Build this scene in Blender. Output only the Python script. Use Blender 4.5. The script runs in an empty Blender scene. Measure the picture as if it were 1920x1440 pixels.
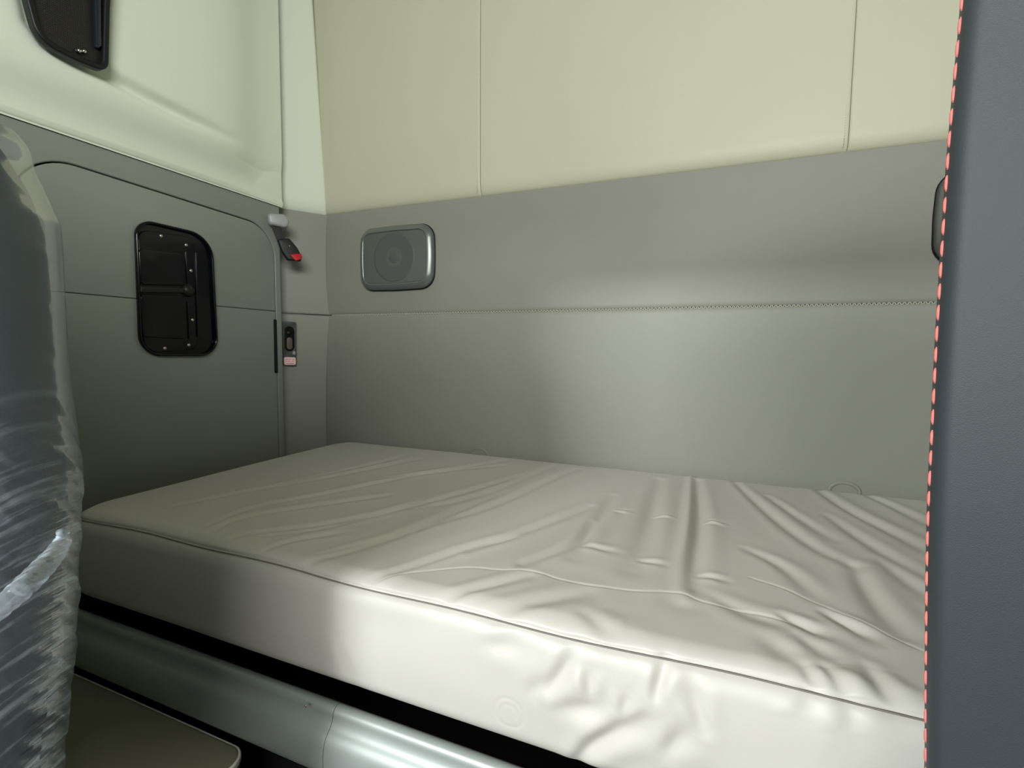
import bpy, bmesh, math, random
import numpy as np
from mathutils import Vector, Matrix
random.seed(3); rng = np.random.default_rng(5)
S = bpy.context.scene
COL = S.collection

# ------------------------------------------------------------------ camera
F = 906.34; YAW, PITCH, ROLL = .3862, .0729, .0099; CZ = 1.25
fwd = Vector((-math.sin(YAW)*math.cos(PITCH), math.cos(YAW)*math.cos(PITCH), -math.sin(PITCH)))
r0 = Vector((math.cos(YAW), math.sin(YAW), 0)); u0 = r0.cross(fwd)
RIGHT = math.cos(ROLL)*r0 + math.sin(ROLL)*u0; UP = -math.sin(ROLL)*r0 + math.cos(ROLL)*u0
CAM = Vector((0, 0, CZ))
cam = bpy.data.cameras.new('camera'); camo = bpy.data.objects.new('camera', cam); COL.objects.link(camo)
cam.sensor_width = 36; cam.lens = F*36/1920; cam.clip_start = .02
M = Matrix((RIGHT, UP, -fwd)).transposed().to_4x4(); M.translation = CAM
camo.matrix_world = M; S.camera = camo

# ------------------------------------------------------------------ light and exposure
S.view_settings.view_transform = 'Standard'; S.view_settings.look = 'None'
S.view_settings.gamma = 1; S.view_settings.use_curve_mapping = False
S.view_settings.exposure = 0.0
w = bpy.data.worlds.new('world'); S.world = w; w.use_nodes = True
w.node_tree.nodes['Background'].inputs[0].default_value = (.92, 1.0, .95, 1)
w.node_tree.nodes['Background'].inputs[1].default_value = .07
def area(name, loc, target, sx, sy, power, col=(1, 1, 1), spread=180):
    l = bpy.data.lights.new(name, 'AREA'); l.shape = 'RECTANGLE'; l.size = sx; l.size_y = sy
    l.energy = power; l.color = col; l.spread = math.radians(spread)
    o = bpy.data.objects.new(name, l); COL.objects.link(o); o.location = loc
    o.rotation_euler = (Vector(target)-Vector(loc)).to_track_quat('-Z', 'Y').to_euler()
    return o
# daylight through the cab's windows and the skylight of the high roof
area('left_windshield_daylight', (-1.05, -1.62, 1.87), (-.1, 1.4, .95), .45, .18, 102, (.97, 1, 1))
area('windshield_daylight', (-.1, -1.62, 1.75), (-.2, 1.2, .95), 1.4, .3, 22, (1, 1, .97))
area('roof_window_daylight', (.4, -.9, 2.15), (-.7, 1.3, 1.7), 1.2, .5, 47, (.99, 1, .99))

# ------------------------------------------------------------------ pixel -> point on a real plane
def ray(px, py): return fwd + RIGHT*((px-960)/F) - UP*((py-720)/F)
def on_plane(px, py, p, n):
    d = ray(px, py); n = Vector(n); return CAM + d*((Vector(p)-CAM).dot(n)/d.dot(n))

# ------------------------------------------------------------------ materials
def mat(name, col, rough=.5, metal=0, bump=0, bscale=400, spec=.5, coat=0, var=0, vscale=3, sheen=0):
    m = bpy.data.materials.new(name); m.use_nodes = True; nt = m.node_tree; b = nt.nodes['Principled BSDF']
    b.inputs['Base Color'].default_value = (*col, 1); b.inputs['Roughness'].default_value = rough
    b.inputs['Metallic'].default_value = metal; b.inputs['Specular IOR Level'].default_value = spec
    b.inputs['Coat Weight'].default_value = coat
    tc = nt.nodes.new('ShaderNodeTexCoord')
    if var:
        n = nt.nodes.new('ShaderNodeTexNoise'); n.inputs['Scale'].default_value = vscale; n.inputs['Detail'].default_value = 4
        nt.links.new(tc.outputs['Object'], n.inputs['Vector'])
        r = nt.nodes.new('ShaderNodeValToRGB')
        r.color_ramp.elements[0].position = .3; r.color_ramp.elements[1].position = .7
        r.color_ramp.elements[0].color = (*[c*(1-var) for c in col], 1); r.color_ramp.elements[1].color = (*[min(1, c*(1+var)) for c in col], 1)
        nt.links.new(n.outputs[0], r.inputs[0]); nt.links.new(r.outputs[0], b.inputs['Base Color'])
    if bump:
        n = nt.nodes.new('ShaderNodeTexNoise'); n.inputs['Scale'].default_value = bscale; n.inputs['Detail'].default_value = 3
        nt.links.new(tc.outputs['Object'], n.inputs['Vector'])
        bp = nt.nodes.new('ShaderNodeBump'); bp.inputs['Strength'].default_value = bump; bp.inputs['Distance'].default_value = .001
        nt.links.new(n.outputs[0], bp.inputs['Height']); nt.links.new(bp.outputs[0], b.inputs['Normal'])
    return m
def srgb(r, g, b):
    return tuple(((c/255+.055)/1.055)**2.4 if c > 10 else c/255/12.92 for c in (r, g, b))
m_cream = mat('cream_vinyl', srgb(205, 206, 180), .5, bump=.15, bscale=260, var=.02)
m_mould = mat('cream_plastic_moulding', srgb(230, 237, 218), .33, bump=.12, bscale=500)
m_grey = mat('grey_vinyl', srgb(146, 147, 136), .52, bump=.2, bscale=300, var=.03)
m_grey_gloss = mat('grey_plastic', srgb(138, 142, 132), .33, bump=.1, bscale=500, var=.04)
m_thread = mat('pale_thread', srgb(178, 178, 160), .7)
m_matt = mat('mattress_cover', srgb(218, 216, 207), .42, bump=.12, bscale=900)
m_matts = mat('mattress_seam', srgb(135, 130, 122), .6)
m_rail = mat('painted_metal', srgb(172, 181, 178), .44, metal=.3, bump=.05, bscale=200)
m_dark = mat('dark_void', (.004, .004, .0045), .8)
m_redb = mat('dark_wood_base', (.006, .003, .003), .7)
m_black = mat('black_gloss_plastic', (.004, .004, .006), .16, spec=.3)
m_blackm = mat('black_matte_plastic', (.010, .0095, .0095), .45, spec=.35)
m_screen = mat('black_screen_mesh', (.012, .011, .010), .5)
m_steel = mat('steel_screw', (.55, .5, .44), .3, metal=.9)
m_spk = mat('grey_speaker_plastic', srgb(118, 122, 118), .28, metal=.35)
m_grille = mat('grey_speaker_cloth', srgb(98, 101, 96), .7, bump=.6, bscale=900)
m_cone = mat('speaker_cone', srgb(89, 92, 88), .55)
m_capg = mat('light_grey_plastic', srgb(165, 167, 165), .35)
m_belt = mat('black_webbing', (.02, .018, .017), .7)
m_red = mat('red_plastic', (.55, .01, .015), .35)
m_pink = mat('pale_pink_sticker', srgb(255, 232, 228), .4)
m_redink = mat('red_print', srgb(240, 150, 148), .5)
m_leather = mat('blue_grey_leather', srgb(52, 59, 63), .55, bump=.22, bscale=1600, var=.05, vscale=5)
m_stitch = mat('red_thread', srgb(232, 132, 124), .6, bump=.4, bscale=1500)
m_seatdk = mat('dark_seat_fabric', srgb(62, 70, 78), .6, bump=.3, bscale=500, var=.25, vscale=6)
m_lid = mat('olive_plastic_lid', srgb(134, 132, 112), .32, bump=.15, bscale=600)
m_boxs = mat('grey_green_box_side', srgb(70, 80, 76), .5)
m_rubber = mat('black_rubber', (.03, .028, .03), .25)
m_head = mat('grey_headliner', srgb(120, 120, 112), .8)
m_floor = mat('dark_floor', (.02, .02, .02), .6)

# ------------------------------------------------------------------ mesh helpers
def link(name, me, m, parent=None, smooth=True, label=None, cat=None, kind=None, group=None, loc=None):
    o = bpy.data.objects.new(name, me); COL.objects.link(o)
    if m is not None: me.materials.append(m)
    if smooth:
        me.polygons.foreach_set('use_smooth', [True]*len(me.polygons))
    if parent: o.parent = parent; 
    for k, v in (('label', label), ('category', cat), ('kind', kind), ('group', group)):
        if v: o[k] = v
    return o
def empty(name, loc=(0, 0, 0), label=None, cat=None, kind=None, group=None):
    o = bpy.data.objects.new(name, None); COL.objects.link(o); o.location = loc; o.empty_display_size = .05
    for k, v in (('label', label), ('category', cat), ('kind', kind), ('group', group)):
        if v: o[k] = v
    return o
def put(o, parent):
    """parent keeping world coordinates of the mesh (parents carry only a location)"""
    o.parent = parent; o.matrix_parent_inverse = Matrix.Translation(-parent.location)
    return o
def grid_mesh(name, P):
    """P: (nu,nv,3) array of points"""
    nu, nv = P.shape[:2]
    idx = np.arange(nu*nv).reshape(nu, nv)
    q = np.stack([idx[:-1, :-1], idx[1:, :-1], idx[1:, 1:], idx[:-1, 1:]], -1).reshape(-1, 4)
    me = bpy.data.meshes.new(name)
    me.vertices.add(nu*nv); me.vertices.foreach_set('co', P.reshape(-1).astype(np.float32))
    me.loops.add(q.size); me.loops.foreach_set('vertex_index', q.reshape(-1).astype(np.int32))
    me.polygons.add(len(q)); me.polygons.foreach_set('loop_start', (np.arange(len(q))*4).astype(np.int32))
    me.update(calc_edges=True); me.validate()
    return me
class Frame:
    """plane frame: origin p, in-plane horizontal u, vertical z, out-of-plane c = u x z"""
    def __init__(s, p, u):
        s.p = Vector(p); s.u = Vector(u).normalized(); s.v = Vector((0, 0, 1)); s.c = s.u.cross(s.v)
    def uv(s, px, py):
        q = on_plane(px, py, s.p, s.c) - s.p; return (q.dot(s.u), q.z)
    def mat(s, off=0):
        m = Matrix((s.u, s.v, s.c)).transposed().to_4x4(); m.translation = s.p + s.c*off; return m
    def pt(s, a, b, c=0): return s.p + s.u*a + s.v*b + s.c*c
def roundpoly(pts, rad, n=8):
    out = []; N = len(pts)
    if not hasattr(rad, '__len__'): rad = [rad]*N
    for i in range(N):
        p = Vector(pts[i]); a = Vector(pts[i-1])-p; b = Vector(pts[(i+1) % N])-p
        r = rad[i]
        if r <= 0: out.append(tuple(p)); continue
        la, lb = a.length, b.length; a.normalize(); b.normalize()
        ang = a.angle(b); d = min(r/math.tan(ang/2), la*.49, lb*.49); r = d*math.tan(ang/2)
        c = p + (a+b).normalized()*(r/math.sin(ang/2))
        s = p+a*d-c; e = p+b*d-c
        for k in range(n+1):
            t = k/n; om = s.angle(e)
            v = (s*math.sin((1-t)*om)+e*math.sin(t*om))/math.sin(om) if om > 1e-6 else s
            out.append(tuple(c+v))
    return out
def circle(cx, cy, r, n=24, ry=None):
    return [(cx+r*math.cos(2*math.pi*k/n), cy+(ry or r)*math.sin(2*math.pi*k/n)) for k in range(n)]
def plate(name, outline, holes, thick, bevel, frame, off=0, res=3):
    """bevelled slab, front face at off+thick, back at off, in the frame"""
    cu = bpy.data.curves.new('tmp', 'CURVE'); cu.dimensions = '2D'; cu.fill_mode = 'BOTH'
    cu.extrude = max(thick/2-bevel, 1e-5); cu.bevel_depth = bevel; cu.bevel_resolution = res; cu.offset = -bevel
    for ring in [outline]+list(holes):
        sp = cu.splines.new('POLY'); sp.points.add(len(ring)-1)
        for p, c in zip(sp.points, ring): p.co = (c[0], c[1], 0, 1)
        sp.use_cyclic_u = True
    o = bpy.data.objects.new('tmp', cu); COL.objects.link(o)
    dg = bpy.context.evaluated_depsgraph_get(); me = bpy.data.meshes.new_from_object(o.evaluated_get(dg))
    bpy.data.objects.remove(o); bpy.data.curves.remove(cu)
    me.name = name; me.transform(frame.mat(off+thick/2)); me.materials.clear()
    bm = bmesh.new(); bm.from_mesh(me); bmesh.ops.remove_doubles(bm, verts=bm.verts, dist=1e-6)
    for e in bm.edges:
        if len(e.link_faces) == 2 and e.calc_face_angle(0) > .6: e.smooth = False
    bm.to_mesh(me); bm.free()
    return me
def tube_mesh(name, pts, r, n=8, cap=True, flat=None):
    pts = [Vector(p) for p in pts]; bm = bmesh.new(); rings = []
    for i, p in enumerate(pts):
        t = (pts[min(i+1, len(pts)-1)]-pts[max(i-1, 0)]).normalized()
        a = t.orthogonal() if abs(t.z) > .9 else t.cross(Vector((0, 0, 1))); a.normalize(); b = t.cross(a)
        rr = r[i] if hasattr(r, '__len__') else r
        rings.append([bm.verts.new(p+a*rr*math.cos(2*math.pi*k/n)+b*rr*math.sin(2*math.pi*k/n)) for k in range(n)])
    for A, B in zip(rings, rings[1:]):
        for k in range(n): bm.faces.new((A[k], A[(k+1) % n], B[(k+1) % n], B[k]))
    if cap: bm.faces.new(rings[0][::-1]); bm.faces.new(rings[-1])
    bmesh.ops.recalc_face_normals(bm, faces=bm.faces)
    me = bpy.data.meshes.new(name); bm.to_mesh(me); bm.free(); return me
def box_mesh(name, lo, hi, bev=0, seg=2):
    bm = bmesh.new(); bmesh.ops.create_cube(bm, size=1)
    lo, hi = Vector(lo), Vector(hi)
    for v in bm.verts: v.co = Vector([lo[i]+(v.co[i]+.5)*(hi[i]-lo[i]) for i in range(3)])
    if bev: bmesh.ops.bevel(bm, geom=bm.edges[:], offset=bev, segments=seg, affect='EDGES', profile=.5)
    me = bpy.data.meshes.new(name); bm.to_mesh(me); bm.free(); return me
def dome_mesh(name, frame, a, b, r, h, off=0, n=16, rings=5):
    bm = bmesh.new(); R = []
    for i in range(rings):
        t = i/rings*math.pi/2
        R.append([bm.verts.new(frame.pt(a+r*math.cos(t)*math.cos(2*math.pi*k/n), b+r*math.cos(t)*math.sin(2*math.pi*k/n), off+h*math.sin(t))) for k in range(n)])
    top = bm.verts.new(frame.pt(a, b, off+h))
    for A, B in zip(R, R[1:]):
        for k in range(n): bm.faces.new((A[k], A[(k+1) % n], B[(k+1) % n], B[k]))
    for k in range(n): bm.faces.new((R[-1][k], R[-1][(k+1) % n], top))
    me = bpy.data.meshes.new(name); bm.to_mesh(me); bm.free(); return me

# ------------------------------------------------------------------ dimensions (metres)
L = 1.5; XR = 1.07; D = 1.578; X0 = -1.447; X1 = .94
ZC = CZ+.530; ZS = CZ+.129; ZM = CZ-.3736; ZT = 2.95; YF = .6177; YB = -1.0; PY = 1.375
FB = Frame((0, D, 0), (1, 0, 0))            # back wall, c towards the bed
FL = Frame((-L, 0, 0), (0, 1, 0))           # left wall, c towards +x
FP = Frame((-1.555, 1.420, 0), (.108, .158, 0))    # corner pillar face
PW = math.hypot(X0+1.555, D-1.42)
FB.c, FL.c, FP.c                             # (u x z): FB -> -y, FL -> +x

# ------------------------------------------------------------------ room shell
link('floor', box_mesh('floor', (-L-.1, YB, -.1), (XR+.1, D+.1, 0)), m_floor, smooth=False, kind='structure')
link('ceiling', box_mesh('ceiling', (-L-.1, YB, ZT), (XR+.1, D+.1, ZT+.1)), m_head, smooth=False, kind='structure')
link('wall_right', box_mesh('wall_right', (XR, YB, 0), (XR+.1, D+.1, ZT)), m_head, smooth=False, kind='structure')

# unseen slab overhead and partition at left, added to cut the window light
me = box_mesh('shade_slab', (-L, -1.5, 0), (XR, 0, .14), .02); me.transform(Matrix.Translation((0, -.1, 1.645)) @ Matrix.Rotation(math.radians(-8.5), 4, 'X'))
link('shade_slab', me, m_head, smooth=False, kind='structure')
link('shade_partition', box_mesh('shade_partition', (-L, -.03, 0), (-.72, .0, 1.66), .004), m_grey, smooth=False, kind='structure')
# back wall with upholstered panels
wb = link('wall_back', box_mesh('wall_back', (-L-.1, D+.004, 0), (XR+.1, D+.1, ZT)), m_grey, smooth=False, kind='structure')
def puff_panel(name, x0, x1, z0, z1, base, p, r, m, nx, nz, top=None, bulge=0, xdip=.003, xe=True, bottom_r=None, parent=wb, frame=FB):
    a = np.linspace(0, 1, nx); b = np.linspace(0, 1, nz)
    # denser near the edges
    a = .5-.5*np.cos(a*np.pi); b = .5-.5*np.cos(b*np.pi)
    A, B = np.meshgrid(a, b, indexing='ij')
    X = x0+(x1-x0)*A; Z = z0+(z1-z0)*B
    dx = np.minimum(X-x0, x1-X) if xe else np.full_like(X, 9.)
    e = lambda d, rr: np.sqrt(np.clip(1-(1-np.clip(d/rr, 0, 1))**2, 0, 1))
    h = base + p*e(Z-z0, bottom_r or r)*e(z1-Z, r) - xdip*(1-e(dx, .009)) + bulge*np.sin(np.pi*B)**.8
    h += .0012*np.sin(X*3.1+1)*np.sin(Z*4+2)
    u, c = np.array(frame.u), np.array(frame.c); o = np.array(frame.p)
    P = o + X[..., None]*u + Z[..., None]*np.array([0, 0, 1.]) + h[..., None]*c
    me = grid_mesh(name, P)
    return link(name, me, m, parent)
sA, sB = -.758, .319
puff_panel('grey_panel', X0-.01, X1+.01, .35, ZS-.0008, .005, .006, .014, m_grey, 90, 60, bulge=.022)
puff_panel('grey_panel', X0-.01, X1+.01, ZS+.0008, ZC+.012, .005, .006, .014, m_grey, 90, 60, bulge=.010)
for a, b in ((X0-.052, sA), (sA, sB), (sB, X1+.03)):
    puff_panel('cream_panel', a+.0004, b-.0004, ZC, ZT, .008, .020, .016, m_cream, 70, 90, bulge=.004, bottom_r=.05)
# zigzag stitching along the grey seam, plain stitching along the two cream seams
bm = bmesh.new()
def stitch(bm, a, b, w=.0011, t=.0012, c=Vector((0, -1, 0))):
    a, b = Vector(a), Vector(b); d = (b-a).normalized(); s = d.cross(c).normalized()*w
    q = [a-s, a+s, b+s, b-s]; lo = [bm.verts.new(p) for p in q]
    mid = [bm.verts.new(p*.7+(a+b)*.15+c*t) for p in q]
    for i in range(4): bm.faces.new((lo[i], lo[(i+1) % 4], mid[(i+1) % 4], mid[i]))
    bm.faces.new(mid)
x = X0+.012; k = 0
while x < X1-.02:
    y = D-.0075; up = k % 2
    stitch(bm, (x, y, ZS+(-.0045 if up else .003)), (x+.0050, y, ZS+(.003 if up else -.0045)), w=.0016, t=.0035)
    x += .0055; k += 1
for sx in (sA, sB):
    z = ZC+.01
    while z < ZT-.02:
        for o_ in (-.010,): stitch(bm, (sx+o_, D-.0285, z), (sx+o_, D-.0285, z+.004), w=.0007, t=.0009)
        z += .0065
me = bpy.data.meshes.new('stitching'); bm.to_mesh(me); bm.free()
link('stitching', me, m_thread, wb, smooth=False, kind='stuff')

# left wall: grey lower sheet with the hatch opening, cream moulding above
hp = [FL.uv(*p) for p in ((30, 298), (520, 418), (528, 900))]
hz = .5*(hp[0][1]+hp[1][1])
hy0, hy1 = .625, FL.uv(516, 560)[0]
hz0 = .55
hatch = roundpoly([(hy0, hz0), (hy1, hz0), (hy1, hz-.01), (hy0, hz+.012)], [.06, .05, .11, .12], 12)
def grow(pts, g):
    cx = sum(p[0] for p in pts)/len(pts); cy = sum(p[1] for p in pts)/len(pts)
    out = []; N = len(pts)
    for i in range(N):
        a = Vector(pts[i-1]); b = Vector(pts[(i+1) % N]); t = (b-a).normalized(); n = Vector((t.y, -t.x))
        p = Vector(pts[i])
        if n.dot(p-Vector((cx, cy))) < 0: n = -n
        out.append(tuple(p+n*g))
    return out
wl = link('wall_left', box_mesh('wall_left', (-L-.1, YB, 0), (-L-.03, PY+.02, ZT)), m_dark, smooth=False, kind='structure')
link('grey_panel', plate('grey_panel', [(YB, 0), (PY, 0), (PY, ZC+.02), (YB, ZC+.02)], [grow(hatch, .0035)], .03, .004, FL, -.03), m_grey_gloss, wl)

# cream moulding of the left wall as a sculpted surface
ZL = CZ+.520
def seg_dist(Px, Py, pts, ends=False):
    best = np.full(Px.shape, 9.); sgn = np.zeros(Px.shape); tt = np.zeros(Px.shape)
    lens = [math.dist(a, b) for a, b in zip(pts, pts[1:])]; tot = sum(lens); acc = 0
    for (a, b), l in zip(zip(pts, pts[1:]), lens):
        dx, dy = b[0]-a[0], b[1]-a[1]
        t = np.clip(((Px-a[0])*dx+(Py-a[1])*dy)/(l*l), 0, 1)
        ex = Px-a[0]-t*dx; ey = Py-a[1]-t*dy; d = np.hypot(ex, ey); m_ = d < best
        sg = np.where(dx*ey-dy*ex >= 0, 1., -1.)
        best = np.where(m_, d, best); sgn = np.where(m_, sg, sgn); tt = np.where(m_, (acc+t*l)/tot, tt); acc += l
    return best, sgn, tt
a = np.linspace(YB, PY+.01, 420); z1 = np.linspace(0, 1, 300)**1.4
A, B = np.meshgrid(a, z1, indexing='ij'); Z = ZL-.004+(ZT-ZL)*B; dz = Z-ZL
sig = lambda t: 1/(1+np.exp(-np.clip(t, -30, 30)))
h = .004+.008*np.sqrt(np.clip(dz/.014, 0, 1)) + .050*sig((dz-.075)/.022)
# crease that wraps round the window and runs out towards the corner
cr = [FL.uv(*p) for p in ((14, -60), (22, 0), (35, 55), (62, 92), (110, 120), (170, 148), (250, 190), (330, 228), (440, 275))]
d, sg, t = seg_dist(A, Z, cr)
fade = np.clip((1-t)/.35, 0, 1)
s = d*sg
h += fade*(-.019*np.exp(-(s/.016)**2) + .006*sig(s/.010)*np.exp(-(s/.10)**2))
h += -.055*sig((A-(PY-.15))/.045)*np.clip(dz/.10, 0, 1)
h = np.maximum(h, .0035)
P = np.stack([-L+h, A, Z], -1)
link('cream_moulding', grid_mesh('cream_moulding', P), m_mould, wl)

# corner pillar: grey lower cover with seam, cream upper cover
tp = empty('trim_1', (-L, PY, 0), kind='structure')
def own(o, p): put(o, p); return o
pl_ = link('pillar_core', box_mesh('pillar_core', (0, 0, 0), (1, 1, 1)), m_dark, smooth=False); 
me = pl_.data
bpy.data.objects.remove(pl_)
def pillar_panel(name, z0, z1, base, p, m, a0=-.05, a1=PW+.004, ra=.012, rb=.012, rt=.012, nx=40, nz=60, ra1=None, lean=0):
    a = .5-.5*np.cos(np.linspace(0, 1, nx)*np.pi); b = .5-.5*np.cos(np.linspace(0, 1, nz)*np.pi)
    A, B = np.meshgrid(a, b, indexing='ij'); Z = z0+(z1-z0)*B; a1 = a1-lean*np.clip(Z-z0, 0, 9); X = a0+(a1-a0)*A
    e = lambda d, rr: np.sqrt(np.clip(1-(1-np.clip(d/rr, 0, 1))**2, 0, 1))
    h = base+p*e(X-a0, ra)*e(a1-X, ra1 or ra)*e(Z-z0, rb)*e(z1-Z, rt)
    P = np.array(FP.p)+X[..., None]*np.array(FP.u)+Z[..., None]*np.array([0, 0, 1.])+h[..., None]*np.array(FP.c)
    return own(link(name, grid_mesh(name, P), m), tp)
pillar_panel('grey_cover', .3, ZS-.0008, -.003, .008, m_grey, rt=.007)
pillar_panel('grey_cover', ZS+.0008, ZC+.03, -.003, .008, m_grey, rb=.007)
pillar_panel('cream_cover', ZC-.006, ZT, -.008, .030, m_mould, a0=-.06, a1=PW-.010, lean=.05, ra=.035, rb=.06, ra1=.012, nx=50, nz=90)

# ------------------------------------------------------------------ hatch door in the left wall
dr = empty('door_1', (-L, hy0, hz0), kind='structure')
ZH = CZ+.130
def clip_z(pts, z, keep_above):
    out = []; N = len(pts)
    for i in range(N):
        p, q = pts[i], pts[(i+1) % N]; ip = (p[1] >= z) == keep_above; iq = (q[1] >= z) == keep_above
        if ip: out.append(p)
        if ip != iq:
            t = (z-p[1])/(q[1]-p[1]); out.append((p[0]+t*(q[0]-p[0]), z))
    return out
own(link('upper_panel', plate('upper_panel', clip_z(hatch, ZH+.0006, True), [], .022, .003, FL, -.022), m_grey_gloss), dr)
own(link('lower_panel', plate('lower_panel', clip_z(hatch, ZH-.0006, False), [], .022, .003, FL, -.022), m_grey_gloss), dr)
own(link('hinge_slot', plate('hinge_slot', roundpoly([(hy1-.012, CZ-.10), (hy1+.002, CZ-.10), (hy1+.002, CZ+.10), (hy1-.010, CZ+.10)], .004), [], .004, .001, FL, -.001), m_dark, label='narrow black slot at the hatch edge'), dr)
# black recessed plate on the hatch
bp = [FL.uv(*p) for p in ((248, 408), (394, 442), (406, 668), (258, 668))]
hou = roundpoly(bp, [.05, .075, .06, .06], 10)
ho = own(link('latch_housing', plate('latch_housing', hou, [grow(hou, -.008)], .014, .005, FL, 0), m_black, label='glossy black moulded plate with six small screws'), dr)
def sub(o): o.parent = ho; o.matrix_parent_inverse = ho.matrix_world.inverted(); o.matrix_parent_inverse = Matrix.Translation(-Vector(dr.location)) @ Matrix.Translation(Vector(dr.location)); return o
sub(link('tray', plate('tray', grow(hou, -.004), [], .004, .001, FL, 0), m_black))
def pxpoly(pts, r): return roundpoly([FL.uv(*p) for p in pts], r, 5)
sub(link('raised_plate', plate('raised_plate', pxpoly(((254, 430), (362, 446), (367, 655), (266, 663)), [.03, .035, .03, .04]), [], .007, .003, FL, .003), m_black))
sub(link('pressed_panel', plate('pressed_panel', pxpoly(((254, 466), (337, 476), (341, 536), (257, 534)), .012), [], .006, .0028, FL, .009), m_black))
sub(link('pressed_panel', plate('pressed_panel', pxpoly(((257, 552), (342, 555), (345, 636), (262, 632)), .012), [], .006, .0028, FL, .009), m_black))
for pts in (((342, 472), (346, 472), (350, 534), (346, 534)), ((346, 566), (350, 566), (353, 636), (349, 636)), ((361, 474), (365, 474), (369, 632), (365, 632))):
    sub(link('rib', plate('rib', pxpoly(pts, .0015), [], .006, .0015, FL, .008), m_black))
kn = FL.uv(348, 545)
sub(link('handle_bar', plate('handle_bar', pxpoly(((256, 537), (346, 541), (346, 550), (256, 549)), .003), [], .012, .003, FL, .008), m_blackm))
sub(link('knob', dome_mesh('knob', FL, kn[0], kn[1], .020, .016, .01), m_blackm))
for p in ((298, 443), (345, 460), (354, 508), (357, 600), (350, 647), (305, 653)):
    q = FL.uv(*p); sub(link('screw', dome_mesh('screw', FL, q[0], q[1], .0055, .004, .0095, 10, 3), m_steel))

# ------------------------------------------------------------------ window on the cream moulding
wy = [FL.uv(*p) for p in ((34, -90), (196, -60), (197, 10), (192, 134), (120, 108), (68, 82), (46, 30))]
FW = Frame((-L+.074, 0, 0), (0, 1, 0))
wp = [FW.uv(*p) for p in ((24, -110), (205, -70), (199, 20), (196, 140), (138, 118), (62, 80), (40, 0))]
wo = roundpoly(wp, [.05, .05, .1, .03, .2, .12, .2], 8)
win = empty('window_1', FW.pt(wp[0][0], wp[3][1]), kind='structure')
own(link('window_frame', plate('window_frame', wo, [grow(wo, -.014)], .024, .005, FW, -.004), m_blackm), win)
own(link('screen', plate('screen', grow(wo, -.012), [], .006, .001, FW, 0), m_screen), win)
bm = bmesh.new()
inner = grow(wo, -.026)
def inside(x, y, poly):
    c = False; j = len(poly)-1
    for i in range(len(poly)):
        if (poly[i][1] > y) != (poly[j][1] > y) and x < (poly[j][0]-poly[i][0])*(y-poly[i][1])/(poly[j][1]-poly[i][1])+poly[i][0]: c = not c
        j = i
    return c
ys = [p[0] for p in inner]; zs = [p[1] for p in inner]
y = min(ys)
while y < max(ys)-.03:
    z = min(zs)
    while z < max(zs):
        if inside(y, z, inner): stitch(bm, FW.pt(y, z, .006), FW.pt(y+.0022, z+.0018, .006), w=.0011, t=.001, c=Vector((1, 0, 0)))
        z += .0048
    y += .0040
me = bpy.data.meshes.new('screen_weave'); bm.to_mesh(me); bm.free()
own(link('screen_weave', me, mat('screen_thread', (.035, .033, .03), .4), smooth=False, kind='stuff'), win)
pq = [FW.uv(*p) for p in ((168, -60), (182, -60), (184, 90), (172, 96))]
own(link('glass_strip', plate('glass_strip', roundpoly(pq, .005), [], .014, .004, FW, .004), mat('dark_blue_glass', (.012, .02, .025), .15)), win)
for p in ((141, 98), (151, 99)):
    q = FW.uv(*p); own(link('latch_pin', dome_mesh('latch_pin', FW, q[0], q[1], .006, .008, .012, 12, 4), mat('chrome', (.8, .8, .8), .12, metal=1)), win)

# ------------------------------------------------------------------ speakers on the back wall
FS = Frame((0, D-.030, 0), (1, 0, 0))
sp0 = [FS.uv(*p) for p in ((677, 430), (811, 420), (812, 537), (680, 546))]
sx0, sx1 = sp0[0][0]+.002, sp0[1][0]; sz1 = .5*(sp0[0][1]+sp0[1][1]); sz0 = .5*(sp0[2][1]+sp0[3][1])
def ring_loft(name, outline, steps, frame):
    bm = bmesh.new(); R = []
    for g, c in steps: R.append([bm.verts.new(frame.pt(a, b, c)) for a, b in grow(outline, g)])
    for A, B in zip(R, R[1:]):
        n = len(A)
        for k in range(n): bm.faces.new((A[k], A[(k+1) % n], B[(k+1) % n], B[k]))
    bmesh.ops.recalc_face_normals(bm, faces=bm.faces)
    me = bpy.data.meshes.new(name); bm.to_mesh(me); bm.free(); return me
def speaker(cx, label):
    hw, hh = (sx1-sx0)/2, (sz1-sz0)/2; cz = (sz1+sz0)/2
    out = roundpoly([(cx-hw, cz-hh), (cx-hw*1.03, cz), (cx-hw, cz+hh), (cx, cz+hh*1.03), (cx+hw, cz+hh), (cx+hw*1.03, cz), (cx+hw, cz-hh), (cx, cz-hh*1.03)], [.055, .6]*4, 8)
    r = empty('speaker', FS.pt(cx, cz-hh), label, 'speaker')
    own(link('bezel', ring_loft('bezel', out, [(0, -.008), (0, .004), (-.003, .008), (-.018, .017), (-.021, .017), (-.023, .012)], FS), m_spk), r)
    own(link('gasket', plate('gasket', grow(out, .003), [], .010, .003, FS, -.014), m_blackm), r)
    own(link('grille', plate('grille', grow(out, -.0228), [], .010, .002, FS, .004), m_grille), r)
    # shallow cone and dust cap reading through the grille
    n = 48; ra = np.array([0, .010, .020, .024, .05, .075, .085, .088, .090, .095]); hh_ = np.array([.004, .0036, .002, -.0002, .0010, .0022, .0034, .0034, .001, -.001])
    th = np.linspace(0, 2*np.pi, n+1)
    P = np.zeros((len(ra), n+1, 3)); o = np.array(FS.pt(cx+.0, cz, .0138))
    for i in range(len(ra)):
        P[i, :, 0] = o[0]+ra[i]*np.cos(th); P[i, :, 2] = o[2]+ra[i]*np.sin(th); P[i, :, 1] = o[1]-hh_[i]*.55
    own(link('cone', grid_mesh('cone', P), m_cone), r)
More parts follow.
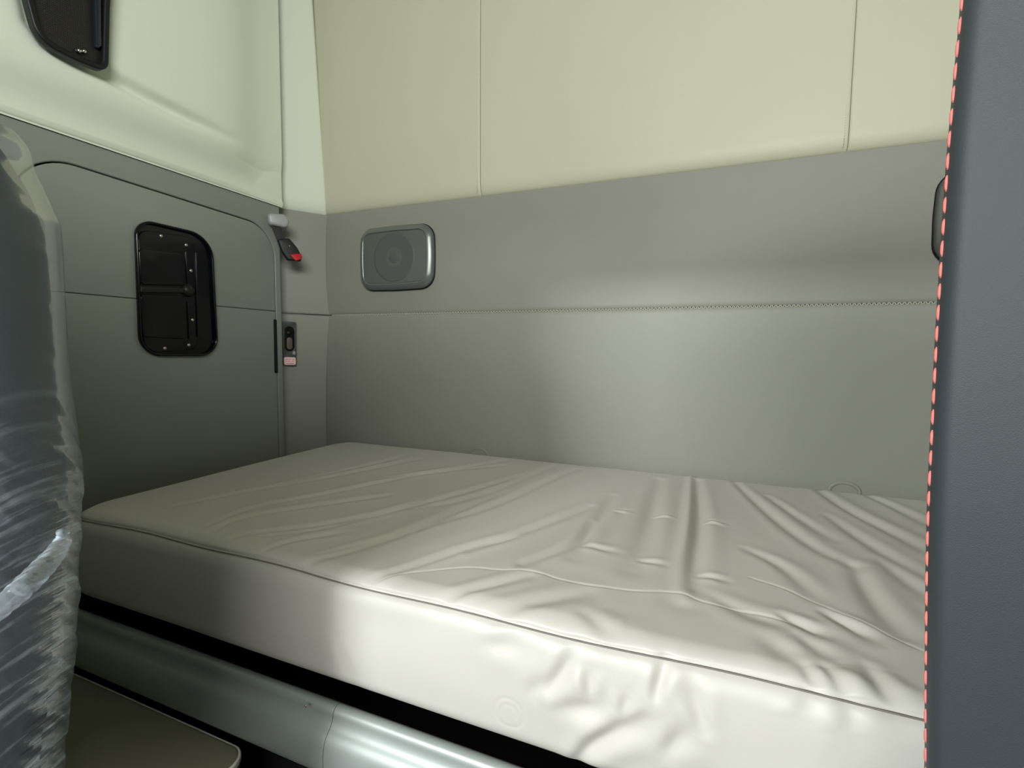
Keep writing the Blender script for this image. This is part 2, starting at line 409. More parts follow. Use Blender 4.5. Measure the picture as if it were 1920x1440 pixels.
speaker((sx0+sx1)/2, 'grey square speaker with round cone, fully in view beside the corner pillar')
speaker(-.43-(sx0+sx1)/2 + .0, 'grey speaker mostly hidden behind the red-stitched seat, only its edge showing')

# ------------------------------------------------------------------ seat belt buckle on the pillar
FQ = Frame(FP.pt(0, 0, .112), FP.u)
b0 = FQ.uv(519, 412)
bk = empty('seat_belt_buckle', FQ.pt(*b0), 'black seat belt buckle with red button hanging from the corner pillar', 'buckle')
cap = [FQ.uv(*p) for p in ((500, 401), (532, 403), (542, 416), (538, 429), (503, 422))]
own(link('anchor_cover', plate('anchor_cover', roundpoly(cap, [.012, .015, .015, .015, .012], 5), [], .118, .010, FQ, -.100, 4), m_capg, label='light grey anchor cover'), bk)
st = [FQ.uv(*p) for p in ((509, 424), (526, 428), (540, 462), (522, 458))]
own(link('strap', plate('strap', roundpoly(st, .002), [], .004, .001, FQ, -.002), m_belt), bk)
bd = [FQ.uv(*p) for p in ((519, 450), (541, 448), (556, 466), (565, 483), (563, 491), (538, 489), (527, 473))]
own(link('buckle_body', plate('buckle_body', roundpoly(bd, [.006, .01, .03, .005, .006, .006, .03], 5), [], .024, .006, FQ, -.004, 4), m_blackm), bk)
rb = [FQ.uv(*p) for p in ((541, 479), (563.5, 477), (563, 488), (552, 490.5))]
own(link('release_button', plate('release_button', roundpoly(rb, .0025), [], .010, .0025, FQ, .014), m_red, label='red release button'), bk)
q = FQ.uv(541, 463); own(link('rivet', dome_mesh('rivet', FQ, q[0], q[1], .0022, .0015, .0195, 10, 3), m_capg), bk)

# ------------------------------------------------------------------ latch plate on the pillar
FR = Frame(FP.pt(0, 0, .010), FP.u)
def rp(pts, r): return roundpoly([FR.uv(*p) for p in pts], r, 6)
pt = empty('latch_plate', FR.pt(*FR.uv(543, 686)), 'narrow black latch plate with oval slot and pink sticker on pillar', 'latch')
body = rp(((529.5, 602), (555, 604), (555.5, 686), (530, 685)), .006); slot = rp(((533.5, 612), (551, 613), (551.5, 659), (533.5, 658)), .03)
own(link('frame', plate('frame', body, [slot], .007, .002, FR, 0), mat('dark_grey_plastic', srgb(62, 66, 62), .4)), pt)
own(link('backing', plate('backing', grow(body, -.003), [], .003, .0005, FR, -.001), m_black), pt)
own(link('catch', plate('catch', rp(((537, 632), (548, 633), (548, 656), (537, 655)), .02), [], .005, .002, FR, .002), mat('brown_grey_plastic', srgb(92, 84, 72), .4), label='brown-grey inner catch'), pt)
q = FR.uv(541, 624); own(link('bolt', dome_mesh('bolt', FR, q[0], q[1], .009, .005, .002, 14, 4), m_blackm), pt)
own(link('outer_rim', plate('outer_rim', body, [grow(body, -.0022)], .008, .001, FR, 0), mat('grey_edge', srgb(96, 102, 98), .35), label='thin grey rim'), pt)  # thin ring round the plate, lighter grey than the frame
stk = own(link('sticker', plate('sticker', rp(((531.8, 669.5), (553.6, 670), (554, 684), (532, 684)), .005), [], .002, .0006, FR, .0065), m_pink, label='pale pink sticker with red print'), pt)
for (a, b, c, d) in ((535, 672.8, 545, 674.3), (546.5, 672.8, 551.5, 674.3), (535, 676.5, 544, 677.8), (545.5, 676.5, 551.5, 677.8), (536, 680.4, 550.5, 682.2)):
    o = own(link('red_print', plate('red_print', rp(((a, b), (c, b), (c, d), (a, d)), .0003), [], .0006, .0001, FR, .0083), m_redink), pt)
own(link('white_tape', plate('white_tape', rp(((549.5, 657), (553.5, 660), (553, 666), (547.5, 664)), .003), [], .003, .001, FR, .006), m_capg, label='small torn white tab'), pt)

# ------------------------------------------------------------------ mattress
MX0, MX1, MY0, MY1, MZ0, MZ1 = -1.368, .92, YF-.012, D-.035, CZ-.575, ZM
def on_top(px, py):
    q = on_plane(px, py, (0, 0, MZ1), (0, 0, 1)); return (q.x, q.y)
def on_front(px, py):
    q = on_plane(px, py, (0, MY0, 0), (0, 1, 0)); return (q.x, q.z)
# folds: (points in the picture, half width, depth)
TOP = [
 ([(401,982),(469,951),(625,925),(781,889),(937,873)], .012, .0040), ([(396,998),(443,972),(573,951),(729,930)], .011, .0038),
 ([(495,1032),(547,1013),(651,998)], .009, .0028), ([(573,1055),(677,1029),(781,993),(937,925)], .013, .0048),
 ([(677,1086),(755,1071),(885,1024),(963,1008)], .010, .0038), ([(312,951),(469,920),(625,894),(781,862)], .014, .0036),
 ([(417,1013),(469,1000),(599,987),(781,951),(990,889)], .012, .0038), ([(812,1123),(885,1107),(990,1081)], .010, .0042),
 ([(885,1149),(990,1133),(1100,1112)], .014, .0040), ([(1295,886),(1291,980),(1276,1080),(1284,1125)], .011, -.0055),
 ([(1238,900),(1225,940),(1213,1000),(1186,1070)], .020, .0060), ([(1310,900),(1316,980),(1300,1060),(1296,1100)], .015, .0062),
 ([(1110,980),(1085,1030),(1070,1045)], .014, .0036), ([(1375,900),(1455,975),(1530,1030),(1600,1060)], .013, .0050),
 ([(1530,915),(1590,955),(1670,995),(1740,1035)], .015, .0062), ([(1600,1060),(1640,1130),(1690,1190)], .016, .0062),
 ([(1550,965),(1630,1020),(1730,1080)], .014, .0044), ([(1620,925),(1680,950),(1745,985)], .014, .0046),
 ([(1155,957),(1180,962)], .007, -.0020), ([(1228,966),(1262,970)], .007, -.0022), ([(1325,978),(1358,984)], .007, -.0024),
 ([(1097,1025),(1155,1037)], .009, .0024), ([(1200,1050),(1245,1060)], .008, .0024), ([(1312,1078),(1360,1088)], .008, .0026),
 ([(1470,1155),(1540,1190)], .010, .0050), ([(1550,1150),(1635,1198)], .011, .0058),
 ([(1510,1250),(1528,1272),(1548,1288)], .010, .0045), ([(1550,1255),(1575,1280),(1605,1305)], .010, .0050),
 ([(1630,1255),(1650,1285),(1685,1318)], .012, .0050), ([(1500,1195),(1560,1240)], .014, .0035),
 ([(780,955),(880,940),(980,900),(1030,875)], .013, .0034), ([(780,995),(930,950),(1030,900),(1080,880)], .012, .0040),
 ([(880,1035),(1030,980),(1105,950)], .012, .0036), ([(980,1060),(1060,1030),(1110,1000),(1150,930)], .013, .0042),
 ([(700,900),(850,880),(960,862)], .013, .0024), ([(540,905),(700,872),(780,850)], .013, .0024), ([(1650,1050),(1740,1120)], .015, .0042),
 ([(1400,1030),(1470,1060),(1530,1120)], .014, .0036), ([(1440,930),(1520,985),(1560,1010)], .012, .0036), ([(1100,1155),(1150,1185),(1170,1190)], .014, .0034),
 ([(480,1008),(640,990),(820,930)], .008, .0018), ([(600,1040),(720,1010)], .008, .0020), ([(1440,1200),(1520,1260)], .02, .0035), ([(1340,1120),(1420,1160),(1500,1175)], .016, .0030),
]
LINE = [([(692,1086),(807,1071),(880,1063),(937,1071),(1000,1071),(1060,1092),(1140,1103),(1200,1110),(1260,1108),(1330,1133),(1440,1152),(1540,1188)], .0022, .0014),
        ([(1400,1080),(1465,1100),(1550,1140),(1630,1175),(1742,1228)], .0022, .0013)]
FRONT = [
 ([(1035,1285),(1060,1250),(1082,1218)], .010, .0050), ([(1110,1292),(1104,1250)], .008, .0040), ([(1230,1298),(1238,1270),(1252,1235)], .008, .0050),
 ([(1170,1325),(1180,1295)], .008, .0034), ([(1322,1358),(1302,1310),(1296,1282)], .010, .0046), ([(1082,1428),(1110,1395),(1150,1368),(1208,1345)], .012, .0085),
 ([(1060,1322),(1145,1320)], .014, .0050), ([(915,1205),(985,1207)], .014, .0036), ([(1250,1400),(1290,1360)], .012, .0040),
 ([(1510,1300),(1522,1335)], .012, .0030), ([(1000,1290),(1040,1262)], .012, .003), ([(1590,1330),(1600,1370)], .012, .0026), ([(640,1190),(658,1250),(664,1290)], .012, .0012)]
def folds(Px, Py, strokes, conv, thin=False):
    h = np.zeros_like(Px)
    for pts, wd, dp in strokes:
        q = [conv(*p) for p in pts]
        if len(q) > 2:   # smooth the polyline
            for _ in range(2):
                n_ = [q[0]]
                for a_, b_ in zip(q, q[1:]): n_ += [(a_[0]*.75+b_[0]*.25, a_[1]*.75+b_[1]*.25), (a_[0]*.25+b_[0]*.75, a_[1]*.25+b_[1]*.75)]
                q = n_+[q[-1]]
        xs_ = [p[0] for p in q]; ys_ = [p[1] for p in q]; pad = wd*5
        m_ = (Px > min(xs_)-pad) & (Px < max(xs_)+pad) & (Py > min(ys_)-pad) & (Py < max(ys_)+pad)
        if not m_.any(): continue
        d, sg, t = seg_dist(Px[m_], Py[m_], q); s = d*sg
        if thin: v = -dp*np.exp(-(s/wd)**2)*np.clip(np.minimum(t, 1-t)/.04, 0, 1)
        else:
            env = np.sin(np.pi*np.clip(t*.86+.07, 0, 1))**.7
            end = np.where((t <= 0) | (t >= 1), np.exp(-(d/wd)**2), 1)
            ww = wd*(.8+.4*t)
            v = dp*env*(-np.exp(-(s/ww)**2)+.55*np.exp(-((s-1.7*ww)/(1.2*ww))**2)+.45*np.exp(-((s+1.8*ww)/(1.3*ww))**2))
        h[m_] += v
    return h
def smooth_noise(X, Y, sc, n=10, seed=1):
    r = np.random.default_rng(seed); h = np.zeros_like(X)
    for _ in range(n):
        k = r.normal(size=2)*sc; h += np.sin(X*k[0]+Y*k[1]+r.uniform(0, 6.28))
    return h/n
R_ = .038; RB = .02
def rbox(P):
    """rounded box: P points on the box surface, returns rounded position and normal"""
    lo = np.array([MX0, MY0, MZ0]); hi = np.array([MX1, MY1, MZ1])
    rv = np.array([R_*1.3, R_, R_])
    inner_ = np.minimum(np.maximum(P, lo+rv), hi-rv); dlt = (P-inner_)/rv
    n = dlt/np.maximum(np.linalg.norm(dlt, axis=-1, keepdims=True), 1e-9)
    return inner_+n*rv, n
nx, ny, nz = 1050, 460, 90
def nonlin(n, lo, hi, r, k=9):
    return np.concatenate([np.linspace(lo, lo+r, k, endpoint=False), np.linspace(lo+r, hi-r, n-2*k, endpoint=False), np.linspace(hi-r, hi, k+1)])
xs = nonlin(nx, MX0, MX1, R_); ys_ = nonlin(ny, MY0, MY1, R_, 14); zs_ = nonlin(nz, MZ0, MZ1, R_, 14)
faces_P = []
def face(A1, A2, fn): 
    a_, b_ = np.meshgrid(A1, A2, indexing='ij'); return fn(a_, b_)
def corner(Q, rc=.10):
    # round the vertical corners at the left end of the mattress
    Q = Q.copy(); cx = MX0+rc
    for cy, sg in ((MY0+rc, -1), (MY1-rc, 1)):
        vx = Q[..., 0]-cx; vy = (Q[..., 1]-cy)*sg; m_ = (vx < 0) & (vy > 0)
        k = np.where(m_, np.maximum(abs(vx), abs(vy))/np.maximum(np.hypot(vx, vy), 1e-9), 1)
        Q[..., 0] = np.where(m_, cx+vx*k, Q[..., 0]); Q[..., 1] = np.where(m_, cy+vy*k*sg, Q[..., 1])
    return Q
def shaped(P):
    Q, n = rbox(P)
    X, Y, Z = Q[..., 0], Q[..., 1], Q[..., 2]
    wt = np.clip(n[..., 2], 0, 1); wf = np.clip(-n[..., 1], 0, 1); wside = np.clip((Z-MZ0)/(MZ1-MZ0), 0, 1)
    Y2 = Y.copy()
    edge = np.clip((X-MX0)/.05, 0, 1)*np.clip((MY1-Y)/.02, 0, 1)
    ht = folds(X, Y2, TOP, on_top) + folds(X, Y2, LINE, on_top, True) + .0012*smooth_noise(X, Y, 14, seed=2)*edge + .0035*smooth_noise(X, Y, 5, seed=4)
    hf = folds(X, Z, FRONT, on_front) + .0022*smooth_noise(X, Z, 9, seed=6)
    amp_r = np.clip((X+1.2)/1.0, 0, 1)
    hf += .0013*amp_r*smooth_noise(X, Z, 34, seed=9)
    # embossed round mark on the front face
    c_ = on_front(958, 1330); rr = np.hypot(X-c_[0], (Z-c_[1])*1.0)
    hf += -.0006*np.exp(-((rr-.022)/.0022)**2) - .0005*np.exp(-((rr-.013)/.002)**2)*(Z > c_[1]-.005)
    # bulge of the front face; bottom edge sags a little, seam groove just under the top edge
    tz = (Z-MZ0)/(MZ1-MZ0)
    hf += .010*np.sin(np.pi*np.clip(tz, 0, 1))
    sz = SEAMZ(X); hf += -.0045*np.exp(-((Z-sz)/.0035)**2)*(wf > .05) + .003*np.exp(-((Z-sz-.010)/.006)**2)
    D_ = np.zeros_like(Q); D_[..., 2] = ht*wt; D_[..., 1] = -hf*wf
    D_[..., 2] += .012*np.clip((.75-Y)/.2, 0, 1)*0
    # left end bulges a little
    D_[..., 0] -= .006*np.clip(-n[..., 0], 0, 1)*np.sin(np.pi*np.clip(tz, 0, 1))
    return corner(Q+D_)
def SEAMZ(X): return MZ1-.014+.002*np.sin(X*5.)+.0012*np.sin(X*17+1)
verts = []; quads = []; off = 0
def addface(A1, A2, fn, flip=False):
    global off
    P = shaped(face(A1, A2, fn)); a_, b_ = P.shape[:2]
    idx = np.arange(a_*b_).reshape(a_, b_)+off
    q = np.stack([idx[:-1, :-1], idx[1:, :-1], idx[1:, 1:], idx[:-1, 1:]], -1).reshape(-1, 4)
    if flip: q = q[:, ::-1]
    verts.append(P.reshape(-1, 3)); quads.append(q); off += a_*b_
f_ = lambda v, s: np.full_like(s, v)
addface(xs, ys_, lambda a, b: np.stack([a, b, f_(MZ1, a)], -1))
addface(xs, zs_, lambda a, b: np.stack([a, f_(MY0, a), b], -1))
cy_ = ys_[::6] if (len(ys_)-1) % 6 == 0 else ys_
addface(ys_, zs_, lambda a, b: np.stack([f_(MX0, a), a, b], -1), True)
addface(ys_, zs_, lambda a, b: np.stack([f_(MX1, a), a, b], -1))
xc = np.linspace(MX0, MX1, 60)
addface(xs[::1], np.array([MZ0, MZ1]) if False else zs_[::1], lambda a, b: np.stack([a, f_(MY1, a), b], -1), True)
V = np.concatenate(verts); Qd = np.concatenate(quads)
me = bpy.data.meshes.new('cover'); me.vertices.add(len(V)); me.vertices.foreach_set('co', V.reshape(-1).astype(np.float32))
me.loops.add(Qd.size); me.loops.foreach_set('vertex_index', Qd.reshape(-1).astype(np.int32))
me.polygons.add(len(Qd)); me.polygons.foreach_set('loop_start', (np.arange(len(Qd))*4).astype(np.int32)); me.update(calc_edges=True)
bm = bmesh.new(); bm.from_mesh(me); bmesh.ops.remove_doubles(bm, verts=bm.verts, dist=1e-5); 
bot = [bm.verts.new(p) for p in ((MX0+.03, MY0+.03, MZ0), (MX1-.03, MY0+.03, MZ0), (MX1-.03, MY1-.03, MZ0), (MX0+.03, MY1-.03, MZ0))]
bm.faces.new(bot[::-1]); bm.to_mesh(me); bm.free()
mt = empty('mattress', (0, 0, MZ0), 'thick pale grey mattress in a wrinkled cover along the back wall', 'mattress')
own(link('cover', me, m_matt), mt)
# stitched seam round the front upper edge
pts = []
for X in np.linspace(MX0+.06, MX1-.05, 240):
    z = float(SEAMZ(np.array(X))); 
    q = np.array([[[X, MY0, z]]])
    # the rounded front at this height
    zz = z; yy = MY0+R_-math.sqrt(max(0, R_**2-(max(0, zz-(MZ1-R_)))**2)) 
    q = corner(np.array([[X, yy-.0050+.0030, zz]]))[0]; pts.append(tuple(q))
own(link('seam_piping', tube_mesh('seam_piping', pts, .0011, 6), m_matts, label='thin dark seam along the front upper edge'), mt)

# ------------------------------------------------------------------ bunk base and rail
bb = empty('bunk_frame', (0, YF, 0), 'grey painted metal bunk rail and dark base under the mattress', 'bunk')
own(link('base', box_mesh('base', (X0+.0, .76, CZ-.80), (X1-.02, D-.02, MZ0-.006)), m_redb, smooth=False), bb)
own(link('side_base', box_mesh('side_base', (-L+.002, .62, .0), (X0+.005, PY-.03, CZ-.62)), m_dark, smooth=False), bb)
own(link('plinth', box_mesh('plinth', (X0-.12, .66, .0), (X1-.02, D-.02, CZ-.805)), m_dark, smooth=False), bb)
prof = [(.625, -.652), (.625, -.616), (.620, -.606), (.612, -.602), (.603, -.604), (.598, -.611), (.597, -.620), (.592, -.630), (.583, -.638), (.577, -.648), (.574, -.662), (.573, -.680), (.575, -.696), (.581, -.708), (.592, -.717), (.625, -.717)]
def smooth_profile(p, it=2):
    for _ in range(it):
        n_ = [p[0]]
        for a_, b_ in zip(p, p[1:]): n_ += [(a_[0]*.75+b_[0]*.25, a_[1]*.75+b_[1]*.25), (a_[0]*.25+b_[0]*.75, a_[1]*.25+b_[1]*.75)]
        p = n_+[p[-1]]
    return p
prof = smooth_profile(prof)
def rail(x0, x1):
    xs2 = np.linspace(x0, x1, 40); P = np.zeros((40, len(prof), 3))
    for j, (y, z) in enumerate(prof): P[:, j, 0] = xs2; P[:, j, 1] = y; P[:, j, 2] = CZ+z
    return own(link('rail', grid_mesh('rail', P), m_rail), bb)
jx = on_plane(605, 1345, (0, .575, 0), (0, 1, 0)).x
rail(-L+.005, jx-.0004); rail(jx+.0004, X1+.05)
q = on_plane(571, 1326, (0, .585, 0), (0, 1, 0))
FRL = Frame((0, .586, 0), (1, 0, 0)); own(link('rivet', dome_mesh('rivet', FRL, q.x, q.z, .0024, .002, -.002, 10, 3), m_steel), bb)

# small fabric loops peeking over the mattress back edge
for px, py, lab in ((898, 846, 'half-round tab with painted shadow behind mattress near the speaker'), (1583, 912, 'pale oval tab with dark edge behind mattress near the red-stitched seat')):
    q = on_plane(px, py, (0, D-.03, 0), (0, 1, 0)); FT = Frame((0, D-.030, 0), (1, 0, 0))
    o = empty('wall_tab', (q.x, D-.03, q.z), lab, 'tab')
    own(link('plate', plate('plate', circle(q.x, q.z-.012, .040, 32, .028), [circle(q.x, q.z-.014, .030, 32, .020)], .010, .004, FT, -.004), m_grey), o)
    own(link('pad', plate('pad', circle(q.x, q.z-.014, .030, 32, .020), [], .006, .002, FT, -.006), m_dark if px < 1000 else m_cream), o)  # shadow inside the first tab is painted as a near-black pad

# ------------------------------------------------------------------ box with lid, bottom left
ZB = CZ-.720
c0 = on_plane(476, 1398, (0, 0, ZB), (0, 0, 1))
bx1, by1 = -.735, .578
bxo = empty('storage_box', (bx1-.4, .48, 0), 'low box with olive grey lid and pale rounded rim below the rail', 'box')
class FrameH:   # horizontal frame
    def mat(s, off): m_ = Matrix.Identity(4); m_.translation = (0, 0, off); return m_
lidp = roundpoly([(max(bx1-.75, -L+.01), .39), (bx1, .39), (bx1, by1), (max(bx1-.75, -L+.01), by1)], [.02, .02, .035, .02], 10)
own(link('lid', plate('lid', lidp, [], .030, .006, FrameH(), ZB-.030, 4), m_lid, label='olive grey lid'), bxo)
own(link('rim', plate('rim', grow(lidp, .0025), [grow(lidp, -.004)], .012, .003, FrameH(), ZB-.0135, 3), mat('pale_rim', srgb(235, 236, 222), .3), label='pale edge of the lid'), bxo)
own(link('body', plate('body', grow(lidp, -.008), [], ZB-.032, .006, FrameH(), 0, 2), m_boxs), bxo)
def lid_px(*ps): return [(lambda q: (q.x, q.y))(on_plane(px, py, (0, 0, ZB), (0, 0, 1))) for px, py in ps]
# ribbed mat on the floor beside the box
q = on_plane(520, 1425, (0, 0, CZ-.95), (0, 0, 1))
fm = empty('step_mat', (bx1+.3, .2, 0), 'black ribbed rubber mat on the step beside the box', 'mat')
own(link('base', box_mesh('base', (bx1+.012, -.2, 0), (X1, .60, CZ-.93), .01), m_rubber), fm)
bm = bmesh.new(); 
for i in range(60):
    xx = bx1+.03+i*.018
    if xx > X1-.03: break
    mm = box_mesh('t', (xx, -.18, CZ-.932), (xx+.008, .58, CZ-.922), .003, 1); bm.from_mesh(mm); bpy.data.meshes.remove(mm)
me = bpy.data.meshes.new('rib'); bm.to_mesh(me); bm.free()
own(link('ribs', me, m_rubber, kind='stuff'), fm)

# ------------------------------------------------------------------ right: red stitched seat back close to the camera
hf_ = Vector((fwd.x, fwd.y, 0)).normalized()
SD = .44
hr_ = ray(1690, 700); hr_ = Vector((hr_.x, hr_.y, 0)).normalized()
FSR = Frame(hr_*SD, Vector((hr_.y, -hr_.x, 0)))   # c points back to the camera
FSR.c = FSR.u.cross(FSR.v)
edge_px = [(1812, -60), (1807, 0), (1799, 80), (1792, 160), (1783, 260), (1777, 350), (1771, 440), (1765, 540), (1760, 620), (1755, 720), (1750, 820), (1745, 920), (1742, 1000), (1740, 1100), (1739, 1200), (1738, 1300), (1738, 1400), (1738, 1500)]
ep = [FSR.uv(*p) for p in edge_px]
zb = CZ-.62
bot_ = [(ep[-1][0]+.004, zb+.08), (ep[-1][0]+.05, zb), (ep[0][0]+.50, zb), (ep[0][0]+.52, CZ+.3), (ep[0][0]+.46, CZ+.56), (ep[0][0]+.10, CZ+.58), (ep[0][0]+.015, CZ+.50)]
outl = [p for p in ep]+bot_
seat = empty('cab_seat', FSR.pt(ep[8][0]+.25, zb), 'dark blue-grey leather seat back with red stitched edge filling the right side', 'seat')
own(link('leather_panel', plate('leather_panel', outl[::-1], [], .06, .012, FSR, -.06, 5), m_leather), seat)
own(link('back_shell', plate('back_shell', grow(outl[::-1], -.02), [], .04, .012, FSR, -.095, 4), m_seatdk), seat)
# one thread every 38 px or so of the edge
def interp(zv):
    for (a, b) in zip(ep, ep[1:]):
        if b[1] <= zv <= a[1]: t_ = (zv-a[1])/(b[1]-a[1]); return a[0]+t_*(b[0]-a[0])
    return ep[-1][0]
pitch = .345*38.5/F; ln = .345*29/F; z = ep[-1][1]+.01; base_st = None
dz_ = ln/2
n_s = 7
thm = tube_mesh('stitch', [(0, 0, -dz_+2*dz_*k/(n_s-1)) for k in range(n_s)], [.0005, .0011, .00135, .00135, .00135, .0011, .0005], 8)
while z < ep[0][1]-.01:
    zc_ = z; x_ = interp(zc_)-.0001
    o = bpy.data.objects.new('stitch', thm); COL.objects.link(o)
    p = FSR.pt(x_, zc_, -.0115 if zc_ > 1.0 else -.0125)
    xa, xb = interp(zc_-.01), interp(zc_+.01)
    dvec = (FSR.pt(xb, .02)-FSR.pt(xa, 0)).normalized()
    o.rotation_mode = 'QUATERNION'; o.rotation_quaternion = dvec.to_track_quat('Z', 'Y'); o.location = p-seat.location
    o.parent = seat
    z += pitch
thm.materials.append(m_stitch); thm.polygons.foreach_set('use_smooth', [True]*len(thm.polygons))

# ------------------------------------------------------------------ left: seat wrapped in clear film
LD = .50
def lat(px, py, dist=LD): return CAM + ray(px, py)*dist
u_ = Vector((hf_.y, -hf_.x, 0))
def wrap_loft(name, sil, dist, ra, rb, n=72, rows=160, wr=None):
    sil = sorted(sil, key=lambda p: -p[1])
    pts = [(lambda q: (q.z, q.dot(u_), q.dot(hf_)))(lat(px, py, dist)) for px, py in sil]
    zs3 = np.array([p[0] for p in pts]); us = np.array([p[1] for p in pts]); ws = np.array([p[2] for p in pts])
    zz = np.linspace(zs3.min(), zs3.max(), rows)
    ue = np.interp(zz, zs3, us); we = np.interp(zz, zs3, ws)
    # soften
    for _ in range(4): ue[1:-1] = (ue[:-2]+2*ue[1:-1]+ue[2:])/4
    th = np.linspace(0, 2*np.pi, n)
    P = np.zeros((rows, n, 3))
    top = np.clip((zz.max()-zz)/.09, 0, 1)**.5
    for i in range(rows):
        e_ = .75
        ct = np.sign(np.cos(th))*np.abs(np.cos(th))**e_; st_ = np.sign(np.sin(th))*np.abs(np.sin(th))**e_
        a_ = ra*(.25+.75*top[i]); b_ = rb*(.3+.7*top[i])
        uu = ue[i]-a_+a_*ct; ww = we[i]+b_*st_
        if wr is not None:
            d_ = wr(th, zz[i]); uu += d_*np.cos(th); ww += d_*np.sin(th)
        P[i] = uu[:, None]*np.array(u_)+ww[:, None]*np.array(hf_); P[i, :, 2] = zz[i]
    return grid_mesh(name, P)
ws_ = empty('wrapped_seat', (lat(-150, 1400).x, lat(-150, 1400).y, 0), 'dark seat wrapped in clear plastic film at the left edge', 'seat')
body_sil = [(-30, 255), (-8, 300), (15, 345), (38, 430), (50, 540), (62, 680), (70, 800), (84, 900), (86, 1000), (82, 1100), (76, 1250), (60, 1400), (50, 1540)]
own(link('seat_body', wrap_loft('seat_body', body_sil, LD, .17, .075), m_seatdk), ws_)
film_sil = [(8, 236), (22, 262), (24, 300), (42, 345), (62, 400), (68, 470), (72, 560), (80, 690), (92, 800), (106, 880), (107, 950), (104, 1010), (100, 1060), (99, 1150), (94, 1250), (86, 1330), (74, 1440), (68, 1540)]
def wr(th, z):
    low = min(max((CZ-.02-z)/.12, 0), 1)
    t = th*1.0
    return (.0002+.0014*low)*(np.sin(9*t+z*95)+.6*np.sin(23*t+z*210+1)+.5*np.sin(41*t+z*330+2))*.6
m_film = bpy.data.materials.new('clear_film'); m_film.use_nodes = True; nt = m_film.node_tree; nt.nodes.clear()
out_ = nt.nodes.new('ShaderNodeOutputMaterial'); tr = nt.nodes.new('ShaderNodeBsdfTransparent'); gl = nt.nodes.new('ShaderNodeBsdfGlossy'); gl.inputs['Roughness'].default_value = .2
df = nt.nodes.new('ShaderNodeBsdfDiffuse'); df.inputs[0].default_value = (.66, .76, .82, 1)
tc = nt.nodes.new('ShaderNodeTexCoord'); mp = nt.nodes.new('ShaderNodeMapping'); mp.inputs['Scale'].default_value = (7, 7, 95); ma_ = nt.nodes.new('ShaderNodeMapping'); ma_.inputs['Rotation'].default_value = (0, 0, -YAW); mb_ = nt.nodes.new('ShaderNodeMapping'); mb_.inputs['Rotation'].default_value = (0, math.radians(42), 0)
nz_ = nt.nodes.new('ShaderNodeTexNoise'); nz_.inputs['Scale'].default_value = 1.6; nz_.inputs['Detail'].default_value = 5
nt.links.new(tc.outputs['Object'], ma_.inputs[0]); nt.links.new(ma_.outputs[0], mb_.inputs[0]); nt.links.new(mb_.outputs[0], mp.inputs[0]); nt.links.new(mp.outputs[0], nz_.inputs['Vector'])
bu = nt.nodes.new('ShaderNodeBump'); bu.inputs['Strength'].default_value = 1; bu.inputs['Distance'].default_value = .002
nt.links.new(nz_.outputs[0], bu.inputs['Height']); nt.links.new(bu.outputs[0], gl.inputs['Normal'])
fr = nt.nodes.new('ShaderNodeFresnel'); fr.inputs['IOR'].default_value = 1.25; nt.links.new(bu.outputs[0], fr.inputs['Normal'])
rm = nt.nodes.new('ShaderNodeMapRange'); rm.inputs[1].default_value = .50; rm.inputs[2].default_value = .68; rm.inputs[3].default_value = 0; rm.inputs[4].default_value = .5
nt.links.new(nz_.outputs[0], rm.inputs[0])
sx_ = nt.nodes.new('ShaderNodeSeparateXYZ'); nt.links.new(tc.outputs['Object'], sx_.inputs[0])
lo_ = nt.nodes.new('ShaderNodeMapRange'); lo_.inputs[1].default_value = CZ-.02; lo_.inputs[2].default_value = CZ-.22; lo_.inputs[3].default_value = .06; lo_.inputs[4].default_value = 1
nt.links.new(sx_.outputs[2], lo_.inputs[0])   # the film is bunched and creased lower down
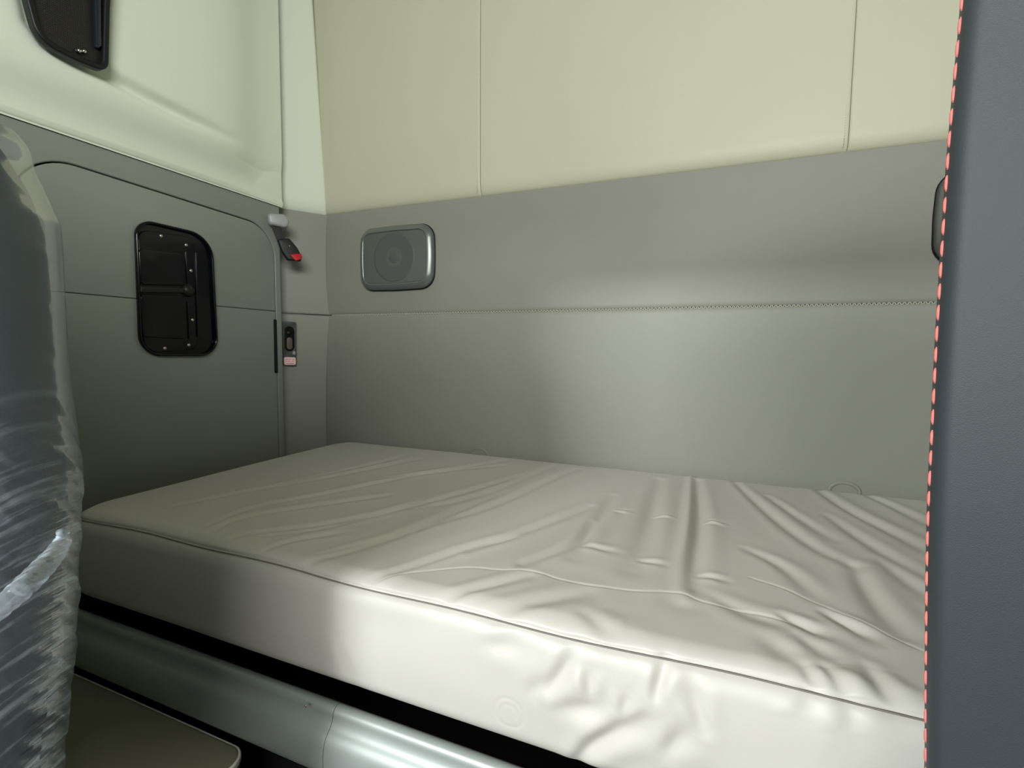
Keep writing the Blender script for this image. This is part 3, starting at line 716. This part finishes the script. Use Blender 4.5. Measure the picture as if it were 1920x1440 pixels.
mu_ = nt.nodes.new('ShaderNodeMath'); mu_.operation = 'MULTIPLY'; nt.links.new(rm.outputs[0], mu_.inputs[0]); nt.links.new(lo_.outputs[0], mu_.inputs[1])
am_ = nt.nodes.new('ShaderNodeMath'); am_.operation = 'ADD'; am_.inputs[1].default_value = .15; nt.links.new(mu_.outputs[0], am_.inputs[0])
nt.links.new(lo_.outputs[0], bu.inputs['Strength'])
mx1 = nt.nodes.new('ShaderNodeMixShader'); mx2 = nt.nodes.new('ShaderNodeMixShader')
nt.links.new(am_.outputs[0], mx1.inputs[0]); nt.links.new(tr.outputs[0], mx1.inputs[1]); nt.links.new(df.outputs[0], mx1.inputs[2])
ad = nt.nodes.new('ShaderNodeMath'); ad.operation = 'MULTIPLY'; ad.use_clamp = True; ad.inputs[1].default_value = .4; nt.links.new(fr.outputs[0], ad.inputs[0])
nt.links.new(ad.outputs[0], mx2.inputs[0]); nt.links.new(mx1.outputs[0], mx2.inputs[1]); nt.links.new(gl.outputs[0], mx2.inputs[2]); nt.links.new(mx2.outputs[0], out_.inputs[0])
own(link('plastic_film', wrap_loft('plastic_film', film_sil, LD-.004, .20, .088, 160, 420, wr), m_film, label='clear wrinkled plastic film'), ws_)
own(link('pedestal', box_mesh('pedestal', (-1.05, .16, 0), (-.88, .30, CZ-.44), .02), m_seatdk), ws_)
# rolled edge of film crossing the seat
rl = [(-60, 1195), (0, 1140), (40, 1105), (75, 1070), (100, 1042), (118, 1015), (119, 1002), (110, 996)]
rr_ = [.010, .010, .011, .011, .010, .008, .006, .003]
rp_ = [lat(px, py, LD-.095+.075*max(0, (px-40)/80)**1.2) for px, py in rl]
P2, R2 = [], []
for i in range(len(rp_)-1):
    for k in range(8):
        t_ = k/8; P2.append(rp_[i].lerp(rp_[i+1], t_)); R2.append((rr_[i]*(1-t_)+rr_[i+1]*t_)*.85*(1+.08*math.sin(i*8+k*1.9)))
own(link('film_roll', tube_mesh('film_roll', P2, R2, 14), m_film, label='twisted roll of film round the seat'), ws_)
